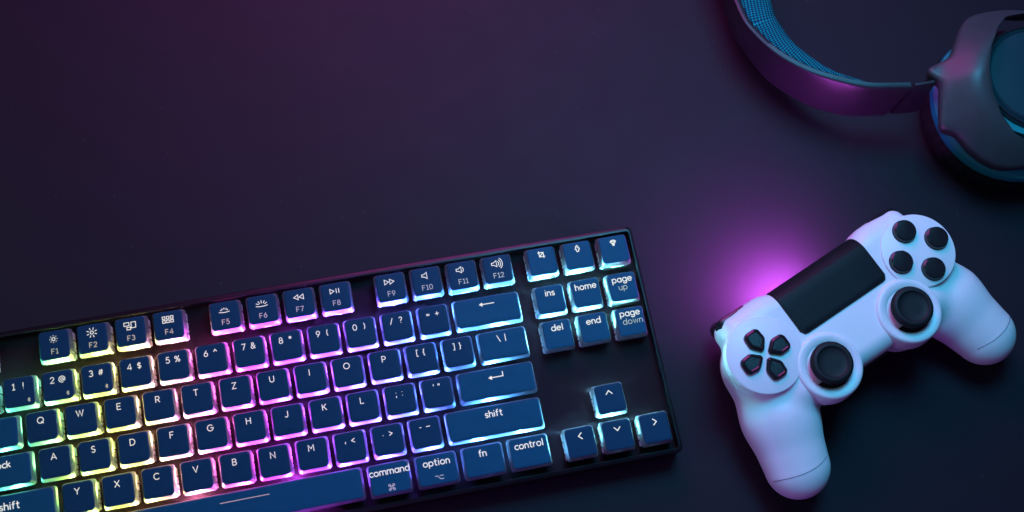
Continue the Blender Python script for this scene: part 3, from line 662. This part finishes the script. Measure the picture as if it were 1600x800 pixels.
OUTL = [(617.3, 104.7, 48.0), (607.0, 108.4, 48.0), (590.8, 109.4, 50.1), (580.3, 111.8, 49.6), (571.5, 112.8, 48.9), (564.0, 112.7, 48.3), (558.2, 110.9, 48.2), (553.5, 106.6, 48.8), (549.0, 100.8, 49.8), (544.9, 95.1, 50.5), (541.4, 90.1, 50.7), (538.2, 88.0, 49.8), (533.3, 87.2, 48.2), (527.3, 85.6, 48.0), (527.7, 82.0, 48.0), (529.7, 78.9, 48.1), (532.0, 76.9, 49.1), (530.3, 69.9, 48.1), (528.6, 61.1, 45.4), (527.5, 52.8, 42.8), (528.6, 50.9, 42.4), (534.2, 48.2, 43.0), (537.2, 43.5, 42.2), (540.5, 37.9, 40.6), (546.0, 31.9, 39.1), (552.8, 26.7, 37.8), (559.1, 24.1, 37.7), (567.6, 23.0, 38.8), (582.0, 23.4, 40.2), (598.1, 27.0, 40.6)]
INL = [(616.0, 100.9, 48.1), (605.9, 106.2, 48.6), (588.7, 106.6, 52.3), (577.0, 105.6, 53.8), (568.3, 98.6, 57.6), (560.3, 87.8, 59.9), (554.7, 75.2, 60.0), (553.7, 63.1, 57.6), (556.3, 49.9, 54.0), (562.1, 39.0, 50.7), (569.8, 33.4, 48.6), (580.8, 30.0, 46.7), (593.0, 29.8, 44.9)]
def yoke_height(x, y):
    t = min(1, max(0, (53-math.hypot(x-579, y-64.4))/24)); t = t*t*(3-2*t)
    q = max(0, 76-y); return 48+12*t-.30*(q*q/(q+8))
def side(my):
    tf = (lambda p: (p[0]-HX, (2*MIR-p[1] if my else p[1])-HY, p[2]))
    # slider arm between band and yoke
    B2 = catmull([(511.2, 71.3, 19.4), (517, 70.4, 20), (525.9, 69.4, 21.0), (539.9, 68.6, 22.0)], 4); T2 = catmull([(515.6, 74.3, 51.4), (519, 74.1, 52), (526.2, 73.9, 52.8), (541.8, 74.0, 53.8)], 4)
    B2 = B2[:9]; T2 = T2[:9]
    pr = [(.04, .9), (.02, 2.5), (.5, 2.8), (.95, 2.7), (.97, 2.2), (.975, 1.0), (.95, .3), (.5, -.2), (.12, .1)]
    lp = strip(B2, T2, pr); lp = [[tf((p[0]+HX, p[1]+HY, p[2])) for p in l] for l in lp]
    v, f = loft(lp); link('slider_arm', sharp(mesh('slider_arm', v, f, M_strap), 40), hp)
    lp = strip([b.lerp(Vector((500, 73.5, 18)), .25) for b in B2[:5]], [b.lerp(Vector((500, 75.5, 50)), .25) for b in T2[:5]], [(.1, 1.3), (.1, 2.0), (.93, 2.0), (.93, 1.2)])
    lp = [[tf((p[0]+HX, p[1]+HY, p[2])) for p in l] for l in lp]
    v, f = loft(lp); link('slider_rail', sharp(mesh('slider_rail', v, f, M_gloss), 40), hp)
    N = 150; O = []; I = []
    cc = Vector((579.0, 64.4, 0))
    def hit(P, th):
        d = Vector((math.cos(th), math.sin(th)))
        best = None
        for p, q in zip(P, P[1:]):
            p = Vector(p)-cc; q = Vector(q)-cc; e = q-p; den = d.x*e.y-d.y*e.x
            if abs(den) < 1e-9: continue
            t = (p.x*e.y-p.y*e.x)/den; u_ = (p.x*d.y-p.y*d.x)/den
            if -1e-6 <= u_ <= 1+1e-6 and t > 0: best = max(best or (0, 0), (t, p.z+e.z*u_))
        return best
    def ring(P):
        r = [hit(P, math.radians(52+226*k/(N-1))) for k in range(N)]; r = [q[0] if q else 0 for q in r]
        first = next(q for q in r if q)
        for k in range(N):
            if not r[k]: r[k] = r[k-1] if k and r[k-1] else first
        return [sum(r[min(max(k+j, 0), N-1)] for j in (-1, 0, 1))/3 for k in range(N)]
    for k, (r_o, r_i) in enumerate(zip(ring(OUTL), ring(INL))):
        th = math.radians(52+226*k/(N-1)); d = Vector((math.cos(th), math.sin(th), 0))
        for lst, r_ in ((O, r_o), (I, r_i)):
            p = cc+d*r_; p.z = yoke_height(p.x, p.y); lst.append(p)
    loops = []
    for k in range(N):
        o, i = O[k], I[k]; r = []
        dwn = (o-i); dwn.z = 0; dwn = dwn.normalized() if dwn.length > .1 else Vector((0, 0, 0))
        r.append(o+dwn*-1.8+Vector((0, 0, -9))); r.append(o+Vector((0, 0, -4)))
        for t in (0, .05, .12, .2, .3, .4, .5, .6, .7, .8, .9, .97, 1.0):
            p = o.lerp(i, t); p.z = yoke_height(p.x, p.y)-1.2*max(0, 1-t/.06)-(.5 if t == 1 else 0); r.append(p)
        r.append(i+Vector((0, 0, -3.5))); r.append(i+dwn*2.5+Vector((0, 0, -5)))
        loops.append([tf(p) for p in r])
    v, f = loft(loops); yk = link('yoke', sharp(mesh('yoke', v, f, M_band), 55), hp)
    yk.data.polygons.foreach_set('use_smooth', [True]*len(yk.data.polygons))
    c = tf((579.0, 64.4, 0)); ec = link('ear_cup', sharp(mesh('ear_cup', *lathe([(38, 18), (43, 19.5), (44.6, 23), (44.1, 27), (41.3, 30), (36, 31.5), (31, 36), (28.5, 43), (28, 49), (0.01, 49)], 96, 1.0, 1.02), M_cupblue), 35), hp, c)
    link('cup_lid', sharp(mesh('cup_lid', *lathe([(30.6, -6), (31, .5), (30.4, 1.5), (29.3, 1.9), (28.2, 1.3), (28, .9), (27.4, 2.2), (26.5, 2.9), (20, 3.5), (0.01, 3.9)], 96), M_cuplid), 30), ec, (5.5, 4, 50.0))
    link('lid_rim', sharp(mesh('lid_rim', *tube([(29.9*math.cos(a)+5.5, 29.9*math.sin(a)+4, 51.9) for a in np.linspace(0, 2*math.pi, 97)], .55, 8), M_gloss), 60), ec)
    link('cup_shell', sharp(mesh('cup_shell', *lathe([(39.5, 25), (39.5, 31), (38, 33.5), (33, 36), (30.5, 40), (30, 49.5), (0.01, 49.5)], 96), M_strap), 35), ec, (5, 3.6, 0.4))
    # wrinkled leatherette cushion
    L = []
    for k in range(180):
        a = 2*math.pi*k/180; wr = .9*math.sin(a*46+1.3*math.sin(a*5))+.5*math.sin(a*71+2)
        ring = []
        for q in range(20):
            b = 2*math.pi*q/20; rad = 35.6+(8.8+wr*.55*max(0, math.cos(b)))*math.cos(b); ring.append((rad*math.cos(a), rad*math.sin(a)*1.03, 11+(10.4+wr*.2)*math.sin(b)))
        L.append(ring)
    L.append(L[0]); v, f = loft(L, False, False); link('ear_cushion', mesh('ear_cushion', v, f, M_leather), hp, c)
side(False); side(True)
